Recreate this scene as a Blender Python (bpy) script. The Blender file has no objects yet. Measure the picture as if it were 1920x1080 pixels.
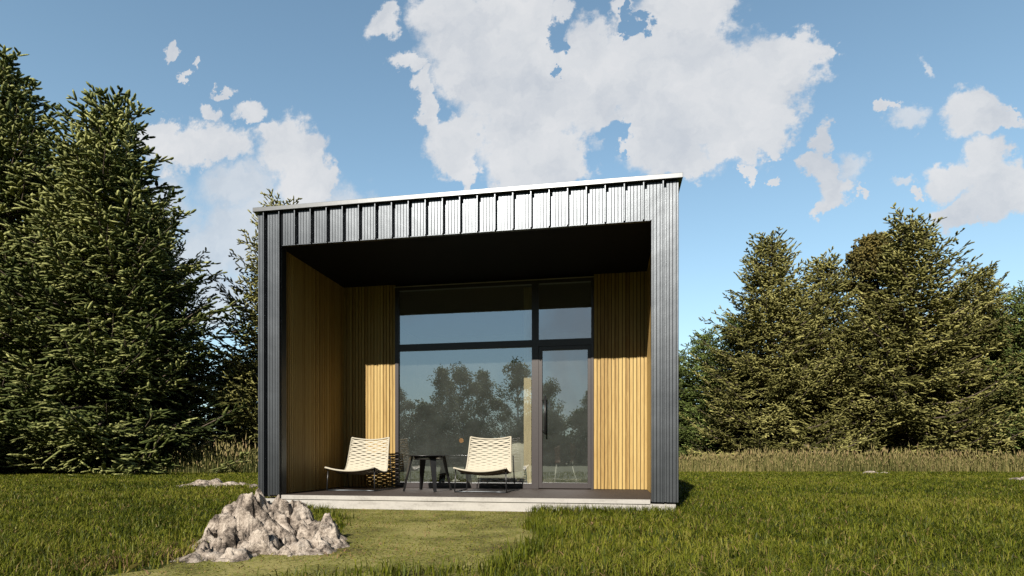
import bpy, bmesh, math, random
import numpy as np
from mathutils import Vector, noise, Matrix
R = math.radians
C = bpy.data.collections.new('scene'); bpy.context.scene.collection.children.link(C)
# ------------------------------------------------------------------ camera frame (metres, ground z = 0, front of the cabin at y = 0)
F = 1066.667; YAW = R(9.84); CA, SA = math.cos(YAW), math.sin(YAW); CY = -6.64; CZ = .667; HOR = 854.
def ray(u): t = (u-960)/F; return (-SA+t*CA, CA+t*SA)
def XW(u, Y): dx, dy = ray(u); return dx/dy*(Y-CY)
def ZW(u, v, Y): dx, dy = ray(u); return CZ+(HOR-v)/F*(Y-CY)/dy
def cam2w(u, Z): X = (u-960)/F*Z; return (X*CA-Z*SA, CY+X*SA+Z*CA)
def ground(u, v): return cam2w(u, CZ*F/(v-HOR))
# ------------------------------------------------------------------ helpers
def tag(o, label=None, cat=None, group=None, kind=None):
    for k, v in (('label', label), ('category', cat), ('group', group), ('kind', kind)):
        if v: o[k] = v
    return o
def empty(name, loc=(0, 0, 0), rz=0):
    o = bpy.data.objects.new(name, None); C.objects.link(o); o.location = loc; o.rotation_euler = (0, 0, rz); o.empty_display_size = .2
    return o
def link(name, me, m, parent=None, loc=None):
    o = bpy.data.objects.new(name, me); C.objects.link(o)
    if m is not None:
        for mm in (m if isinstance(m, (list, tuple)) else [m]): me.materials.append(mm)
    if parent: o.parent = parent
    if loc: o.location = loc
    return o
def nmesh(name, co, tris, smooth=False, attrs=None, quads=False):
    me = bpy.data.meshes.new(name); n = len(co); k = tris.shape[1]; m = len(tris)
    me.vertices.add(n); me.vertices.foreach_set('co', np.ascontiguousarray(co, dtype=np.float32).ravel())
    me.loops.add(m*k); me.loops.foreach_set('vertex_index', np.ascontiguousarray(tris, dtype=np.int32).ravel())
    me.polygons.add(m); me.polygons.foreach_set('loop_start', np.arange(0, m*k, k, dtype=np.int32))
    if smooth: me.polygons.foreach_set('use_smooth', np.ones(m, dtype=bool))
    for a, v in (attrs or {}).items():
        at = me.attributes.new(a, 'FLOAT', 'POINT'); at.data.foreach_set('value', np.ascontiguousarray(v, dtype=np.float32))
    me.update(calc_edges=True); return me
class MB:
    def __init__(s): s.bm = bmesh.new()
    def box(s, x0, x1, y0, y1, z0, z1, bev=0):
        r = bmesh.ops.create_cube(s.bm, size=1); vs = r['verts']
        for v in vs: v.co = Vector(((x0+x1)/2+v.co.x*(x1-x0), (y0+y1)/2+v.co.y*(y1-y0), (z0+z1)/2+v.co.z*(z1-z0)))
        if bev:
            es = list({e for v in vs for e in v.link_edges}); bmesh.ops.bevel(s.bm, geom=es, offset=bev, segments=2, affect='EDGES', profile=.5)
        return s
    def prism(s, poly, z0, z1):
        a = [s.bm.verts.new((x, y, z0)) for x, y in poly]; b = [s.bm.verts.new((x, y, z1)) for x, y in poly]; n = len(poly)
        s.bm.faces.new(a[::-1]); s.bm.faces.new(b)
        for i in range(n): s.bm.faces.new((a[i], a[(i+1) % n], b[(i+1) % n], b[i]))
        return s
    def tube(s, pts, rad, seg=8, cap=True):
        pts = [Vector(p) for p in pts]; rings = []; n = len(pts)
        rads = rad if isinstance(rad, (list, tuple)) else [rad]*n
        up = None
        for i, p in enumerate(pts):
            t = (pts[min(i+1, n-1)]-pts[max(i-1, 0)]).normalized()
            if up is None: up = t.orthogonal().normalized()
            a = (up-t*up.dot(t)).normalized(); up = a; b = t.cross(a)
            rings.append([s.bm.verts.new(p+(a*math.cos(2*math.pi*k/seg)+b*math.sin(2*math.pi*k/seg))*rads[i]) for k in range(seg)])
        for i in range(n-1):
            for k in range(seg):
                f = s.bm.faces.new((rings[i][k], rings[i][(k+1) % seg], rings[i+1][(k+1) % seg], rings[i+1][k])); f.smooth = True
        if cap: s.bm.faces.new(rings[0][::-1]); s.bm.faces.new(rings[-1])
        return s
    def lathe(s, prof, c=(0, 0), seg=40):
        rings = [[s.bm.verts.new((c[0]+r*math.cos(2*math.pi*k/seg), c[1]+r*math.sin(2*math.pi*k/seg), z)) for k in range(seg)] for r, z in prof]
        for i in range(len(prof)-1):
            for k in range(seg):
                f = s.bm.faces.new((rings[i][k], rings[i][(k+1) % seg], rings[i+1][(k+1) % seg], rings[i+1][k])); f.smooth = True
        s.bm.faces.new(rings[0][::-1]); s.bm.faces.new(rings[-1]); return s
    def build(s, name, m, parent=None, loc=None):
        bmesh.ops.recalc_face_normals(s.bm, faces=s.bm.faces)
        me = bpy.data.meshes.new(name); s.bm.to_mesh(me); s.bm.free(); return link(name, me, m, parent, loc)
# ------------------------------------------------------------------ materials
def newmat(name):
    m = bpy.data.materials.new(name); m.use_nodes = True; nt = m.node_tree; b = nt.nodes['Principled BSDF']; return m, nt, b
def N(nt, t, **kw):
    n = nt.nodes.new(t)
    for k, v in kw.items():
        if k.startswith('i_'): n.inputs[k[2:].replace('_', ' ')].default_value = v
        else: setattr(n, k, v)
    return n
def ramp(nt, fac, stops):
    r = N(nt, 'ShaderNodeValToRGB'); e = r.color_ramp.elements
    while len(e) < len(stops): e.new(.5)
    for el, (p, c) in zip(e, stops): el.position = p; el.color = (*c, 1)
    nt.links.new(fac, r.inputs[0]); return r.outputs[0]
def noisetex(nt, scale, detail=4, rough=.6, vec=None, stretch=None, dist=0):
    n = N(nt, 'ShaderNodeTexNoise'); n.inputs['Scale'].default_value = scale; n.inputs['Detail'].default_value = detail; n.inputs['Roughness'].default_value = rough; n.inputs['Distortion'].default_value = dist
    if vec is None: vec = N(nt, 'ShaderNodeTexCoord').outputs['Object']
    if stretch:
        mp = N(nt, 'ShaderNodeMapping'); mp.inputs['Scale'].default_value = stretch; nt.links.new(vec, mp.inputs[0]); vec = mp.outputs[0]
    nt.links.new(vec, n.inputs['Vector']); return n.outputs['Fac']
def bump(nt, b, h, strength=.3, dist=.01, prev=None):
    bp = N(nt, 'ShaderNodeBump'); bp.inputs['Strength'].default_value = strength; bp.inputs['Distance'].default_value = dist
    nt.links.new(h, bp.inputs['Height'])
    if prev: nt.links.new(prev, bp.inputs['Normal'])
    nt.links.new(bp.outputs[0], b.inputs['Normal']); return bp.outputs[0]
def simple(name, col, rough=.5, metal=0, var=.15, bs=0, scale=20, spec=.5, stretch=None, bd=.002):
    m, nt, b = newmat(name); f = noisetex(nt, scale, stretch=stretch)
    lo = tuple(c*(1-var) for c in col); hi = tuple(min(1, c*(1+var)) for c in col)
    nt.links.new(ramp(nt, f, [(.3, lo), (.7, hi)]), b.inputs['Base Color'])
    b.inputs['Roughness'].default_value = rough; b.inputs['Metallic'].default_value = metal; b.inputs['Specular IOR Level'].default_value = spec
    if bs: bump(nt, b, f, bs, bd)
    return m
def wood_mat(name, cols, pitch=.052, axis=0, rough=.55):
    m, nt, b = newmat(name); tc = N(nt, 'ShaderNodeTexCoord'); L = nt.links
    sp = N(nt, 'ShaderNodeSeparateXYZ'); L.new(tc.outputs['Object'], sp.inputs[0])
    dv = N(nt, 'ShaderNodeMath', operation='DIVIDE'); L.new(sp.outputs[axis], dv.inputs[0]); dv.inputs[1].default_value = pitch
    fl = N(nt, 'ShaderNodeMath', operation='FLOOR'); L.new(dv.outputs[0], fl.inputs[0])
    wn = N(nt, 'ShaderNodeTexWhiteNoise', noise_dimensions='1D'); L.new(fl.outputs[0], wn.inputs['W'])
    cb = N(nt, 'ShaderNodeCombineXYZ'); L.new(wn.outputs[0], cb.inputs[2])
    ad = N(nt, 'ShaderNodeVectorMath', operation='MULTIPLY_ADD'); L.new(cb.outputs[0], ad.inputs[0]); ad.inputs[1].default_value = (9, 9, 9); L.new(tc.outputs['Object'], ad.inputs[2])
    f1 = noisetex(nt, 6, 5, .65, ad.outputs[0], (9, 9, .55), .6); f2 = noisetex(nt, 30, 4, .7, ad.outputs[0], (6, 6, .25))
    mx = N(nt, 'ShaderNodeMath', operation='MULTIPLY_ADD'); L.new(wn.outputs[0], mx.inputs[0]); mx.inputs[1].default_value = .5; L.new(f1, mx.inputs[2])
    m2 = N(nt, 'ShaderNodeMath', operation='MULTIPLY_ADD'); L.new(f2, m2.inputs[0]); m2.inputs[1].default_value = .35; L.new(mx.outputs[0], m2.inputs[2])
    m3 = N(nt, 'ShaderNodeMath', operation='SUBTRACT'); L.new(m2.outputs[0], m3.inputs[0]); m3.inputs[1].default_value = .3
    L.new(ramp(nt, m3.outputs[0], [(.15, cols[0]), (.5, cols[1]), (.85, cols[2])]), b.inputs['Base Color'])
    b.inputs['Roughness'].default_value = rough; b.inputs['Specular IOR Level'].default_value = .3; bump(nt, b, f2, .25, .002); return m
def leafy(name, cols, rough=.55, trans=.25, spec=.35):
    bmp = 22 if 'needles' in name else 0
    m, nt, b = newmat(name); L = nt.links
    a = N(nt, 'ShaderNodeAttribute', attribute_name='tint'); col = ramp(nt, a.outputs['Fac'], cols)
    L.new(col, b.inputs['Base Color']); b.inputs['Roughness'].default_value = rough; b.inputs['Specular IOR Level'].default_value = spec
    if bmp: bump(nt, b, noisetex(nt, bmp, 2, .6), 1.0, .05)
    t = N(nt, 'ShaderNodeBsdfTranslucent'); L.new(col, t.inputs[0]); mx = N(nt, 'ShaderNodeMixShader'); mx.inputs[0].default_value = trans
    L.new(b.outputs[0], mx.inputs[1]); L.new(t.outputs[0], mx.inputs[2]); L.new(mx.outputs[0], nt.nodes['Material Output'].inputs[0]); return m
# metal sheet
M = {}
def metal_mat():
    m, nt, b = newmat('dark_coated_steel'); L = nt.links
    tc = N(nt, 'ShaderNodeTexCoord').outputs['Object']
    f = noisetex(nt, 55, 3, .6, tc, (1, 1, 2.5)); g = noisetex(nt, 1.3, 3, .5, tc)
    b.inputs['Base Color'].default_value = (.098, .107, .118, 1); b.inputs['Metallic'].default_value = .9
    L.new(ramp(nt, g, [(.3, (.36, .36, .36)), (.7, (.43, .43, .43))]), b.inputs['Roughness'])
    n1 = bump(nt, b, g, .35, .03); bump(nt, b, f, .22, .0035, n1); return m
M['steel'] = metal_mat()
M['cap'] = simple('cap_steel', (.13, .135, .14), .40, .9, .05, .1, 30)
M['black'] = simple('black_powder_coat', (.012, .012, .013), .35, 0, .2, 0)
M['frame'] = simple('window_frame_paint', (.040, .034, .034), .38, 0, .12, .1, 60)
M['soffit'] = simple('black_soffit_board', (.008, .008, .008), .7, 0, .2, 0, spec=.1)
M['trim'] = simple('grey_trim', (.35, .33, .31), .5, 0, .1)
M['wood'] = wood_mat('golden_pine', [(.18, .100, .026), (.32, .21, .070), (.42, .300, .115)])
M['woody'] = wood_mat('golden_pine_side', [(.18, .100, .026), (.32, .21, .070), (.42, .300, .115)], axis=1)
M['woodback'] = simple('batten_gap_shade', (.018, .011, .006), .9)  # near-black colour deepens the shade between battens and on the shaded walls
M['deck'] = simple('dark_decking', (.026, .017, .013), .75, 0, .35, .4, 25, stretch=(.3, 6, 1))
M['rope'] = simple('cream_woven_cord', (.36, .33, .26), .75, 0, .1, .3, 160)
M['sofa'] = simple('oatmeal_upholstery', (.60, .56, .47), .9, 0, .1, .4, 120)
M['brownseat'] = simple('brown_leather', (.06, .022, .015), .5)
M['inwall'] = simple('interior_panelling', (.11, .075, .048), .7, 0, .25, 0, 3, stretch=(6, 6, .4))
M['infloor'] = simple('interior_floor', (.07, .05, .036), .45, 0, .3, 0, 8)
M['palewall'] = simple('pale_wall_paint', (.50, .51, .47), .8, 0, .05, 0, 3)
M['pale'] = simple('pale_timber_board', (.74, .58, .35), .6, 0, .12, 0, 9, stretch=(4, 4, .4))
M['white'] = simple('white_enamel', (.75, .73, .7), .3, 0, .03)
def concrete():
    m, nt, b = newmat('pale_concrete'); L = nt.links
    f = noisetex(nt, 2.2, 6, .7, stretch=(1, 1, 4)); g = noisetex(nt, 40, 4, .7)
    mm = N(nt, 'ShaderNodeMath', operation='MULTIPLY_ADD'); L.new(g, mm.inputs[0]); mm.inputs[1].default_value = .5; L.new(f, mm.inputs[2])
    L.new(ramp(nt, mm.outputs[0], [(.45, (.20, .188, .172)), (.75, (.33, .315, .295)), (1, (.38, .365, .34))]), b.inputs['Base Color']); b.inputs['Roughness'].default_value = .85; bump(nt, b, g, .4, .004); return m
M['concrete'] = concrete()
def glass():
    out = []
    for nm, add in (('reflective_glass', .50), ('clear_glass', .0)):
        m, nt, b = newmat(nm); L = nt.links
        tr = N(nt, 'ShaderNodeBsdfTransparent'); tr.inputs[0].default_value = (.96, .98, .96, 1)
        gl = N(nt, 'ShaderNodeBsdfGlossy'); gl.inputs['Roughness'].default_value = .012; gl.inputs[0].default_value = (.92, .95, 1, 1)
        mx = N(nt, 'ShaderNodeMixShader'); mx.inputs[0].default_value = add; L.new(tr.outputs[0], mx.inputs[1]); L.new(gl.outputs[0], mx.inputs[2])
        if add:
            w = noisetex(nt, 1.1, 2, .5); bp = N(nt, 'ShaderNodeBump'); bp.inputs['Strength'].default_value = .25; bp.inputs['Distance'].default_value = .002; L.new(w, bp.inputs['Height']); L.new(bp.outputs[0], gl.inputs['Normal'])
            df = N(nt, 'ShaderNodeBsdfDiffuse'); df.inputs[0].default_value = (.62, .68, .62, 1); m2 = N(nt, 'ShaderNodeMixShader'); sm = noisetex(nt, 3.5, 5, .7); mr = N(nt, 'ShaderNodeMapRange'); L.new(sm, mr.inputs[0]); mr.inputs[1].default_value = .3; mr.inputs[2].default_value = .7; mr.inputs[3].default_value = .025; mr.inputs[4].default_value = .05; L.new(mr.outputs[0], m2.inputs[0]); L.new(mx.outputs[0], m2.inputs[1]); L.new(df.outputs[0], m2.inputs[2]); L.new(m2.outputs[0], nt.nodes['Material Output'].inputs[0])
        else: L.new(tr.outputs[0], nt.nodes['Material Output'].inputs[0])
        out.append(m)
    return out
M['glass'] = glass()
def coat(o):
    for p in o.data.polygons: p.material_index = 0 if p.normal.y < -.9 or p.normal.x < -.9 and o.dimensions.x < .02 else 1
    return o
def bulb():
    m, nt, b = newmat('amber_bulb'); b.inputs['Base Color'].default_value = (.6, .25, .05, 1); b.inputs['Emission Color'].default_value = (1, .42, .1, 1); b.inputs['Emission Strength'].default_value = .3; return m
M['bulb'] = bulb()
def rockmat():
    m, nt, b = newmat('crevice_shaded_rock'); L = nt.links
    f = noisetex(nt, 7, 8, .72, dist=.4); g = noisetex(nt, 60, 5, .7); v = N(nt, 'ShaderNodeTexVoronoi', feature='DISTANCE_TO_EDGE'); v.inputs['Scale'].default_value = 22
    nt.links.new(N(nt, 'ShaderNodeTexCoord').outputs['Object'], v.inputs['Vector'])
    a = N(nt, 'ShaderNodeMath', operation='MULTIPLY_ADD'); L.new(g, a.inputs[0]); a.inputs[1].default_value = .35; L.new(f, a.inputs[2])
    L.new(ramp(nt, a.outputs[0], [(.54, (.035, .028, .023)), (.61, (.14, .115, .095)), (.68, (.28, .235, .195)), (.79, (.46, .40, .34))]), b.inputs['Base Color'])  # dark stops put crevice shade into the rock colour
    b.inputs['Roughness'].default_value = .9; b.inputs['Specular IOR Level'].default_value = .2
    h = N(nt, 'ShaderNodeMath', operation='MULTIPLY_ADD'); L.new(f, h.inputs[0]); h.inputs[1].default_value = 1.5; L.new(g, h.inputs[2])
    bump(nt, b, h.outputs[0], .9, .018); return m
M['rock'] = rockmat()
def groundmat(name, stops, s1, s2, stretch=None, bd=.02):
    m, nt, b = newmat(name); L = nt.links
    f = noisetex(nt, s1, 5, .6); g = noisetex(nt, s2, 6, .75, stretch=stretch)
    a = N(nt, 'ShaderNodeMath', operation='MULTIPLY_ADD'); L.new(g, a.inputs[0]); a.inputs[1].default_value = .8; L.new(f, a.inputs[2])
    L.new(ramp(nt, a.outputs[0], stops), b.inputs['Base Color']); b.inputs['Roughness'].default_value = .95; b.inputs['Specular IOR Level'].default_value = .1; bump(nt, b, g, .8, bd); return m
M['ground'] = groundmat('turf_soil', [(.6, (.018, .020, .006)), (.85, (.030, .042, .008)), (1.1, (.05, .06, .014))], .9, 14)
M['path'] = groundmat('trodden_moss', [(.68, (.045, .033, .018)), (.78, (.095, .088, .028)), (.90, (.150, .148, .040)), (1.05, (.23, .205, .075))], 1.6, 26, (1, 1, 1), .012)
M['grass'] = leafy('grass_blades', [(0, (.018, .030, .003)), (.35, (.072, .090, .006)), (.70, (.185, .190, .020)), (.88, (.19, .16, .04)), (1, (.24, .15, .08))], .5, .3, .15)
M['reed'] = leafy('dry_reeds', [(0, (.04, .055, .012)), (.4, (.13, .125, .038)), (.8, (.29, .24, .10)), (1, (.33, .23, .12))], .7, .25, .2)
M['spruce_dark'] = leafy('spruce_needles', [(0, (.022, .036, .009)), (.45, (.085, .108, .026)), (1, (.42, .43, .16))], .6, .2, .2)  # ramp ends stand for sunlit sprays and the shaded crown interior
M['spruce_olive'] = leafy('olive_spruce_needles', [(0, (.045, .048, .012)), (.45, (.145, .142, .036)), (1, (.46, .43, .15))], .6, .2, .25)
M['spruce_green'] = leafy('fresh_spruce_needles', [(0, (.045, .070, .014)), (.45, (.12, .16, .034)), (1, (.28, .36, .10))], .55, .15, .35)
M['leaf_ochre'] = leafy('ochre_leaves', [(0, (.05, .045, .012)), (.5, (.10, .085, .02)), (1, (.17, .13, .03))], .55, .2, .3)
M['birch_leaf'] = leafy('birch_leaves', [(0, (.10, .14, .05)), (.5, (.18, .23, .09)), (1, (.28, .33, .15))], .55, .6, .3)
M['bark'] = simple('grey_brown_bark', (.10, .075, .055), .9, 0, .4, .6, 12, stretch=(2, 2, .4), bd=.02)
def birchbark():
    m, nt, b = newmat('birch_bark'); f = noisetex(nt, 5, 4, .7, stretch=(1, 1, 5)); nt.links.new(ramp(nt, f, [(.38, (.04, .035, .03)), (.46, (.6, .58, .55))]), b.inputs['Base Color']); b.inputs['Roughness'].default_value = .8; return m
M['birch_bark'] = birchbark()

# ------------------------------------------------------------------ sky
SKYT = (1.62, 1.98, 1.85); SUN_AZ = R(9.8); SUN_EL = R(33.8)          # azimuth measured from -Y towards -X
def cloud_world():
    w = bpy.data.worlds.new('World'); bpy.context.scene.world = w; w.use_nodes = True; nt = w.node_tree; L = nt.links
    bg = nt.nodes['Background']; bg.inputs[1].default_value = .057
    sky = N(nt, 'ShaderNodeTexSky', sky_type='NISHITA'); sky.sun_disc = False; sky.sun_elevation = SUN_EL
    sky.sun_rotation = math.pi+SUN_AZ      # rotation 0 = +Y, clockwise from above
    sky.air_density = 1.0; sky.dust_density = .1; sky.ozone_density = 1.0
    tc = N(nt, 'ShaderNodeTexCoord'); D = tc.outputs['Generated']
    sp = N(nt, 'ShaderNodeSeparateXYZ'); L.new(D, sp.inputs[0])
    def math_(op, a, b=None, c=None, clamp=False):
        n = N(nt, 'ShaderNodeMath', operation=op); n.use_clamp = clamp
        for i, x in enumerate((a, b, c)):
            if x is None: continue
            if isinstance(x, (int, float)): n.inputs[i].default_value = x
            else: L.new(x, n.inputs[i])
        return n.outputs[0]
    yy = math_('MAXIMUM', math_('ABSOLUTE', sp.outputs[1]), .05)
    cb = N(nt, 'ShaderNodeCombineXYZ'); L.new(math_('DIVIDE', sp.outputs[0], yy), cb.inputs[0]); L.new(math_('DIVIDE', sp.outputs[2], yy), cb.inputs[1]); P = cb.outputs[0]
    def nz(scale, det, rough, vec, dist=0):
        n = N(nt, 'ShaderNodeTexNoise'); n.inputs['Scale'].default_value = scale; n.inputs['Detail'].default_value = det; n.inputs['Roughness'].default_value = rough; n.inputs['Distortion'].default_value = dist; L.new(vec, n.inputs['Vector']); return n
    # domain warp
    wn = nz(9, 5, .62, P); wv = N(nt, 'ShaderNodeVectorMath', operation='SUBTRACT'); L.new(wn.outputs['Color'], wv.inputs[0]); wv.inputs[1].default_value = (.5, .5, .5)
    wp = N(nt, 'ShaderNodeVectorMath', operation='MULTIPLY_ADD'); L.new(wv.outputs[0], wp.inputs[0]); wp.inputs[1].default_value = (.095, .095, 0); L.new(P, wp.inputs[2])
    w2 = nz(34, 5, .65, P); v2 = N(nt, 'ShaderNodeVectorMath', operation='SUBTRACT'); L.new(w2.outputs['Color'], v2.inputs[0]); v2.inputs[1].default_value = (.5, .5, .5)
    wq = N(nt, 'ShaderNodeVectorMath', operation='MULTIPLY_ADD'); L.new(v2.outputs[0], wq.inputs[0]); wq.inputs[1].default_value = (.055, .055, 0); L.new(wp.outputs[0], wq.inputs[2]); W = wq.outputs[0]
    def field(bl, k=.25, GR_=1.12):
        acc = None
        for (u, v, rx, ry) in bl:
            dx, dy = ray(u); px, pz = dx/dy, (HOR-v)/F/dy; sx = F*dy*dy/(rx*GR_+1.5); sz = F*dy/(ry*GR_+1.5)
            ma = N(nt, 'ShaderNodeVectorMath', operation='MULTIPLY_ADD'); L.new(W, ma.inputs[0]); ma.inputs[1].default_value = (sx, sz, 0); ma.inputs[2].default_value = (-px*sx, -pz*sz, 0)
            ln = N(nt, 'ShaderNodeVectorMath', operation='LENGTH'); L.new(ma.outputs[0], ln.inputs[0]); o = ln.outputs['Value']
            acc = o if acc is None else math_('SMOOTH_MIN', acc, o, k)
        return acc
    solid = [(830, 25, 60, 45), (900, 70, 110, 75), (870, 140, 60, 50), (960, 150, 110, 100), (990, 250, 90, 85), (1000, 325, 85, 30), (985, 40, 60, 60), (1090, 160, 100, 90), (1110, 90, 45, 60),
             (1250, 110, 120, 110), (1290, 25, 85, 60), (1240, 230, 110, 80), (1275, 300, 60, 26), (1370, 200, 110, 95), (1445, 130, 80, 70), (1490, 95, 60, 38), (1540, 95, 28, 18), (1430, 230, 70, 50), (1380, 275, 70, 28),
             (1060, 20, 25, 20), (1170, 10, 20, 40), (1045, 300, 60, 50), (960, 290, 45, 50), (1000, 345, 60, 24), (878, 335, 14, 30), (800, 205, 18, 36), (858, 255, 44, 34), (592, 335, 32, 56),
             (770, 122, 34, 16), (800, 165, 18, 34), (845, 280, 46, 44), (870, 315, 28, 24), (815, 235, 14, 30), (718, 42, 34, 28),
             (370, 280, 88, 40), (300, 250, 40, 26), (545, 285, 62, 62), (575, 350, 48, 50), (505, 250, 30, 20), (465, 212, 34, 16), (318, 107, 11, 17), (361, 121, 6, 8), (344, 149, 10, 6), (418, 170, 17, 8), (393, 215, 15, 16),
             (1820, 215, 54, 42), (1880, 225, 36, 18), (1910, 215, 20, 8), (1785, 345, 50, 32), (1850, 300, 46, 42), (1880, 360, 75, 45), (1800, 405, 56, 24), (1665, 198, 20, 9), (1555, 262, 20, 30), (1530, 305, 30, 20), (1560, 330, 26, 30), (1575, 360, 34, 26), (1550, 385, 36, 12),
             (1455, 280, 22, 11), (1403, 320, 8, 14), (1440, 327, 8, 6), (1625, 372, 8, 16), (1712, 360, 14, 8)]
    faint = [(450, 350, 80, 42), (400, 470, 100, 70), (330, 500, 90, 60), (620, 400, 70, 50), (500, 400, 50, 50), (1700, 215, 32, 16), (1605, 318, 24, 28), (1745, 127, 8, 16), (1690, 340, 18, 8), (250, 400, 100, 80), (400, 560, 90, 60), (440, 430, 60, 60)]
    holes = [(1048, 75, 24, 30), (1045, 130, 10, 8), (1192, 55, 34, 20), (1175, 25, 12, 24), (1145, 245, 34, 24), (1150, 285, 22, 30)]
    edge = nz(18, 9, .66, P).outputs['Fac']; e2 = math_('MULTIPLY', math_('SUBTRACT', edge, .5), 1.0)
    fs = math_('ADD', field(solid), e2); ms = N(nt, 'ShaderNodeMapRange', interpolation_type='SMOOTHSTEP'); L.new(fs, ms.inputs[0]); ms.inputs[1].default_value = 1.10; ms.inputs[2].default_value = .72
    ff = math_('ADD', field(faint), e2); mf = N(nt, 'ShaderNodeMapRange', interpolation_type='SMOOTHSTEP'); L.new(ff, mf.inputs[0]); mf.inputs[1].default_value = 1.25; mf.inputs[2].default_value = .45; mf.inputs[4].default_value = .78
    fh = math_('ADD', field(holes, .25, 1.0), e2); mh = N(nt, 'ShaderNodeMapRange', interpolation_type='SMOOTHSTEP'); L.new(fh, mh.inputs[0]); mh.inputs[1].default_value = .85; mh.inputs[2].default_value = 1.08
    front = math_('MULTIPLY', math_('MAXIMUM', ms.outputs[0], mf.outputs[0]), mh.outputs[0])
    isf = math_('GREATER_THAN', sp.outputs[1], .02)
    front = math_('MULTIPLY', front, isf)
    # clouds over the rest of the sky
    nb = nz(2.6, 7, .58, D, .3); mb = N(nt, 'ShaderNodeMapRange', interpolation_type='SMOOTHSTEP'); L.new(nb.outputs['Fac'], mb.inputs[0]); mb.inputs[1].default_value = .46; mb.inputs[2].default_value = .60; mb.inputs[4].default_value = .62
    back = math_('MULTIPLY', mb.outputs[0], math_('SUBTRACT', 1.0, isf))
    cov = math_('MULTIPLY', math_('ADD', front, back), .95, clamp=True)
    shade = nz(7, 6, .6, W).outputs['Fac']
    cc = ramp(nt, shade, [(.34, (5.9, 6.25, 6.8)), (.5, (7.1, 7.3, 7.6)), (.66, (8.0, 8.05, 8.2))])
    hsv = N(nt, 'ShaderNodeHueSaturation'); hsv.inputs['Saturation'].default_value = .92; hsv.inputs['Value'].default_value = 1.0; tn = N(nt, 'ShaderNodeVectorMath', operation='MULTIPLY'); L.new(sky.outputs[0], tn.inputs[0]); tn.inputs[1].default_value = SKYT; L.new(tn.outputs[0], hsv.inputs['Color'])
    mx = N(nt, 'ShaderNodeMix', data_type='RGBA'); L.new(cov, mx.inputs[0])
    hz = math_('MULTIPLY', math_('POWER', math_('SUBTRACT', 1.0, math_('MAXIMUM', sp.outputs[2], 0.0)), 4.0), .72); hm = N(nt, 'ShaderNodeMix', data_type='RGBA'); L.new(hz, hm.inputs[0]); L.new(hsv.outputs[0], hm.inputs[6]); hm.inputs[7].default_value = (5.3, 6.5, 7.5, 1); L.new(hm.outputs[2], mx.inputs[6]); L.new(cc, mx.inputs[7]); bf = N(nt, 'ShaderNodeMapRange', interpolation_type='SMOOTHSTEP'); L.new(sp.outputs[1], bf.inputs[0]); bf.inputs[1].default_value = -.35; bf.inputs[2].default_value = .3; bf.inputs[3].default_value = .39; bf.inputs[4].default_value = 1
    fm = N(nt, 'ShaderNodeVectorMath', operation='SCALE'); L.new(mx.outputs[2], fm.inputs[0]); L.new(bf.outputs[0], fm.inputs['Scale']); L.new(fm.outputs[0], bg.inputs[0])
    w.cycles.sampling_method = 'MANUAL'; w.cycles.sample_map_resolution = 512
    return w
cloud_world()
sl = bpy.data.lights.new('sun', 'SUN'); sl.energy = 5.0; sl.angle = R(.5); sl.color = (1, .93, .82)
so = bpy.data.objects.new('sun', sl); C.objects.link(so)
ld = Vector((math.sin(SUN_AZ)*math.cos(SUN_EL), math.cos(SUN_AZ)*math.cos(SUN_EL), -math.sin(SUN_EL)))
so.rotation_euler = ld.to_track_quat('-Z', 'Y').to_euler(); so.location = (-5, -20, 20)

# ------------------------------------------------------------------ cabin
XL, XR, OL, OR = -4.46, .752, -4.139, .4596; ZD, ZS, ZF, ZT = .167, 3.345, 3.772, 3.832; YB = 1.85; YE = 7.2; WL, WR = -4.20, .53
cabin = empty('cabin', ((XL+XR)/2, YE/2, 0)); H0 = Vector(cabin.location)
tag(cabin, 'small flat roofed cabin clad in dark standing seam metal with a recessed porch', 'cabin')
def fix(o): o.location = Vector(o.location)-(H0 if o.parent is cabin else Vector((0, 0, 0))); return o
def part(mb, name, m, parent=cabin):
    o = mb.build(name, m, parent)
    if parent is cabin: o.location = -H0
    return o
seams = [.595-.2152*k for k in range(24)]
def profile(x0, x1):
    bps = []
    edges = [XL-.058]+sorted(seams)+[.595+.2152]
    for s in sorted(seams):
        bps += [(s-.021, 0), (s-.017, -.032), (s-.006, -.032), (s-.003, .040), (s+.026, .040), (s+.029, 0)]
    for a in sorted(seams)+[sorted(seams)[0]-.2152]:
        for q in (.27, .44, .62, .80):
            c = a+.2152*q; bps += [(c-.0038, 0), (c, .007), (c+.0038, 0)]
    bps = sorted([b for b in bps if x0+.0005 < b[0] < x1-.0005])
    return [(x0, 0)]+bps+[(x1, 0)]
mb = MB()
def sheet(x0, x1, z0, z1, close):
    pr = profile(x0, x1); lo = [mb.bm.verts.new((x, y, z0)) for x, y in pr]; hi = [mb.bm.verts.new((x, y, z1)) for x, y in pr]
    for i in range(len(pr)-1): mb.bm.faces.new((lo[i], lo[i+1], hi[i+1], hi[i]))
sheet(XL, OL, ZD-.004, ZF, 0); sheet(OL, OR, ZS, ZF, 0); sheet(OR, XR, ZD-.03, ZF, 0)
bmesh.ops.remove_doubles(mb.bm, verts=mb.bm.verts, dist=.0001)
me = bpy.data.meshes.new('front_cladding'); mb.bm.to_mesh(me); mb.bm.free(); o = link('front_cladding', me, M['steel'], cabin); o.location = -H0
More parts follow.
